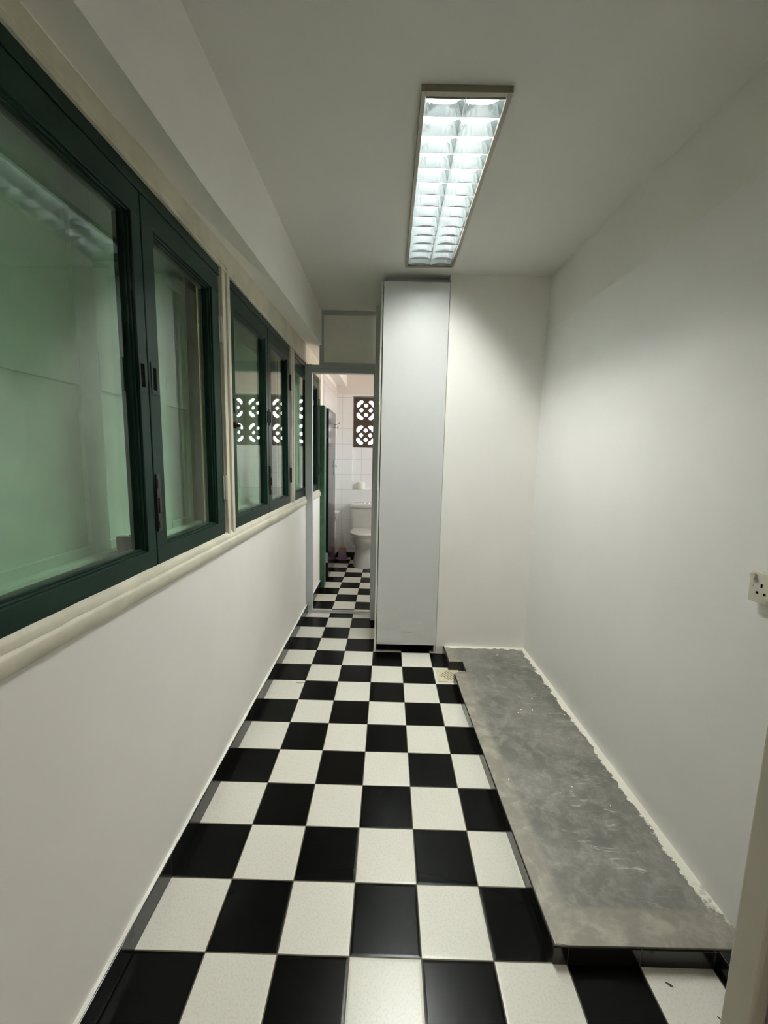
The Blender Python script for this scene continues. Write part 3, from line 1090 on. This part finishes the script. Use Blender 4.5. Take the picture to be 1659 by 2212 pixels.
def tlid(bm):
    loft(bm, [rr(0.702, 0.190, 0.610, 4.345, 4.538, 0.035), rr(0.708, 0.186, 0.614, 4.340, 4.538, 0.04), rr(0.738, 0.186, 0.614, 4.340, 4.538, 0.045),
              rr(0.752, 0.194, 0.606, 4.350, 4.536, 0.045), rr(0.757, 0.215, 0.585, 4.370, 4.525, 0.045)])
tl = obj('cistern_lid', tlid, 'ceramic', t, smooth=True)
for x in (0.372, 0.428):
    def btn(bm):
        cyl(bm, (x, 4.44, 0.755), 'z', 0.021, 0.008, 20, 0.018)
    obj('flush_button', btn, 'chrome', tl, smooth=True)

# toilet brush
t = empty('toilet_brush', (0.085, 4.43, 0), 'toilet brush with white handle in a lilac holder with orange top, beside the toilet', 'toilet brush')
def hold(bm):
    a = [rr(0.0, 0.030, 0.150, 4.38, 4.48, 0.012), rr(0.142, 0.046, 0.134, 4.39, 4.47, 0.012), rr(0.142, 0.050, 0.130, 4.394, 4.466, 0.010), rr(0.06, 0.044, 0.136, 4.388, 4.472, 0.010)]
    loft(bm, a)
obj('holder', hold, 'purple', t, smooth=True)
def ocup(bm):
    cyl(bm, (0.093, 4.424, 0.115), 'z', 0.028, 0.046, 20, 0.036)
obj('brush_head', ocup, 'orange', t, smooth=True)
def hand(bm):
    tube(bm, [(0.094, 4.43, 0.12), (0.096, 4.43, 0.2), (0.098, 4.43, 0.29), (0.099, 4.43, 0.33), (0.099, 4.43, 0.40), (0.099, 4.43, 0.425)], [0.008, 0.006, 0.006, 0.009, 0.011, 0.006], 12)
obj('handle', hand, 'ceramic', t, smooth=True)

# small wall fitting behind the door
t = empty('paper_holder', (0.02, 4.3, 0.57), 'white tapered paper holder on the washroom wall behind the black door', 'paper holder')
def ph(bm):
    prism(bm, [(-0.008, 0.675), (0.070, 0.662), (0.062, 0.632), (0.052, 0.600), (0.030, 0.560), (0.0, 0.515), (-0.008, 0.50)], 'y', 4.14, 4.32)
    bmesh.ops.bevel(bm, geom=list(bm.edges), offset=0.004, segments=2, affect='EDGES')
obj('body', ph, 'ceramic', t, smooth=True)
def phb(bm):
    cyl(bm, (0.034, 4.136, 0.600), 'y', 0.006, 0.006, 12)
obj('screw_cap', phb, 'dark_steel', t)

# toilet roll on the ledge of the recess
t = empty('toilet_roll', (0.322, YB + 0.045, 0.93), 'white toilet roll standing on the tiled ledge above the cistern', 'toilet roll')
def roll(bm):
    n = 28
    c = Vector((0.322, YB + 0.048, 0))
    rg = lambda r, z: [Vector((c.x + r * math.cos(2 * math.pi * i / n), c.y + r * math.sin(2 * math.pi * i / n), z)) for i in range(n)]
    loft(bm, [rg(0.018, 0.931), rg(0.046, 0.931), rg(0.0475, 0.938), rg(0.0475, 1.022), rg(0.044, 1.030), rg(0.018, 1.030), rg(0.018, 0.931)], cap=False)
obj('paper', roll, 'paper', t, smooth=True)
def core(bm):
    n = 20
    c = Vector((0.322, YB + 0.048, 0))
    rg = lambda r, z: [Vector((c.x + r * math.cos(2 * math.pi * i / n), c.y + r * math.sin(2 * math.pi * i / n), z)) for i in range(n)]
    loft(bm, [rg(0.0178, 0.932), rg(0.0178, 1.029), rg(0.0165, 1.029), rg(0.0165, 0.932), rg(0.0178, 0.932)], cap=False)
obj('cardboard_core', core, 'ivory_dark', t)

# ------------------------------------------------------------------ bits on the floor
def flake(x, y, L, wd, a, label, mat='leaf'):
    def f(bm):
        n = 9
        tp = []
        for i in range(n):
            s = -1 + 2 * i / (n - 1)
            tp.append((s * L, wd * (1 - s * s) * random.uniform(0.7, 1.1)))
        lo = [(s, -v * 0.8) for s, v in tp[1:-1]][::-1]
        pts = []
        for u, v in tp + lo:
            pts.append((x + u * math.cos(a) - v * math.sin(a), y + u * math.sin(a) + v * math.cos(a)))
        prism(bm, pts, 'z', 0.0002, 0.0016)
    tag(obj('leaf_fragment', f, mat), label, 'leaf')
flake(1.455, -0.040, 0.010, 0.0035, -0.6, 'larger dry brown leaf fragment on the white tile in front of the plinth')
flake(1.537, -0.105, 0.006, 0.0016, -0.9, 'thin dark leaf sliver on the white tile beside the door jamb')
flake(1.468, -0.128, 0.005, 0.0028, 0.4, 'small round brown speck on the white tile below the larger leaf fragment')
def hair(bm):
    tube(bm, [(0.148, 1.372, 0.0015), (0.165, 1.366, 0.0018), (0.182, 1.368, 0.0020), (0.196, 1.374, 0.0024), (0.206, 1.380, 0.0016)], 0.0011, 6)
tag(obj('fibre', hair, 'leaf_grey', smooth=True), 'short grey fibre lying across a white tile near the window wall', 'fibre')
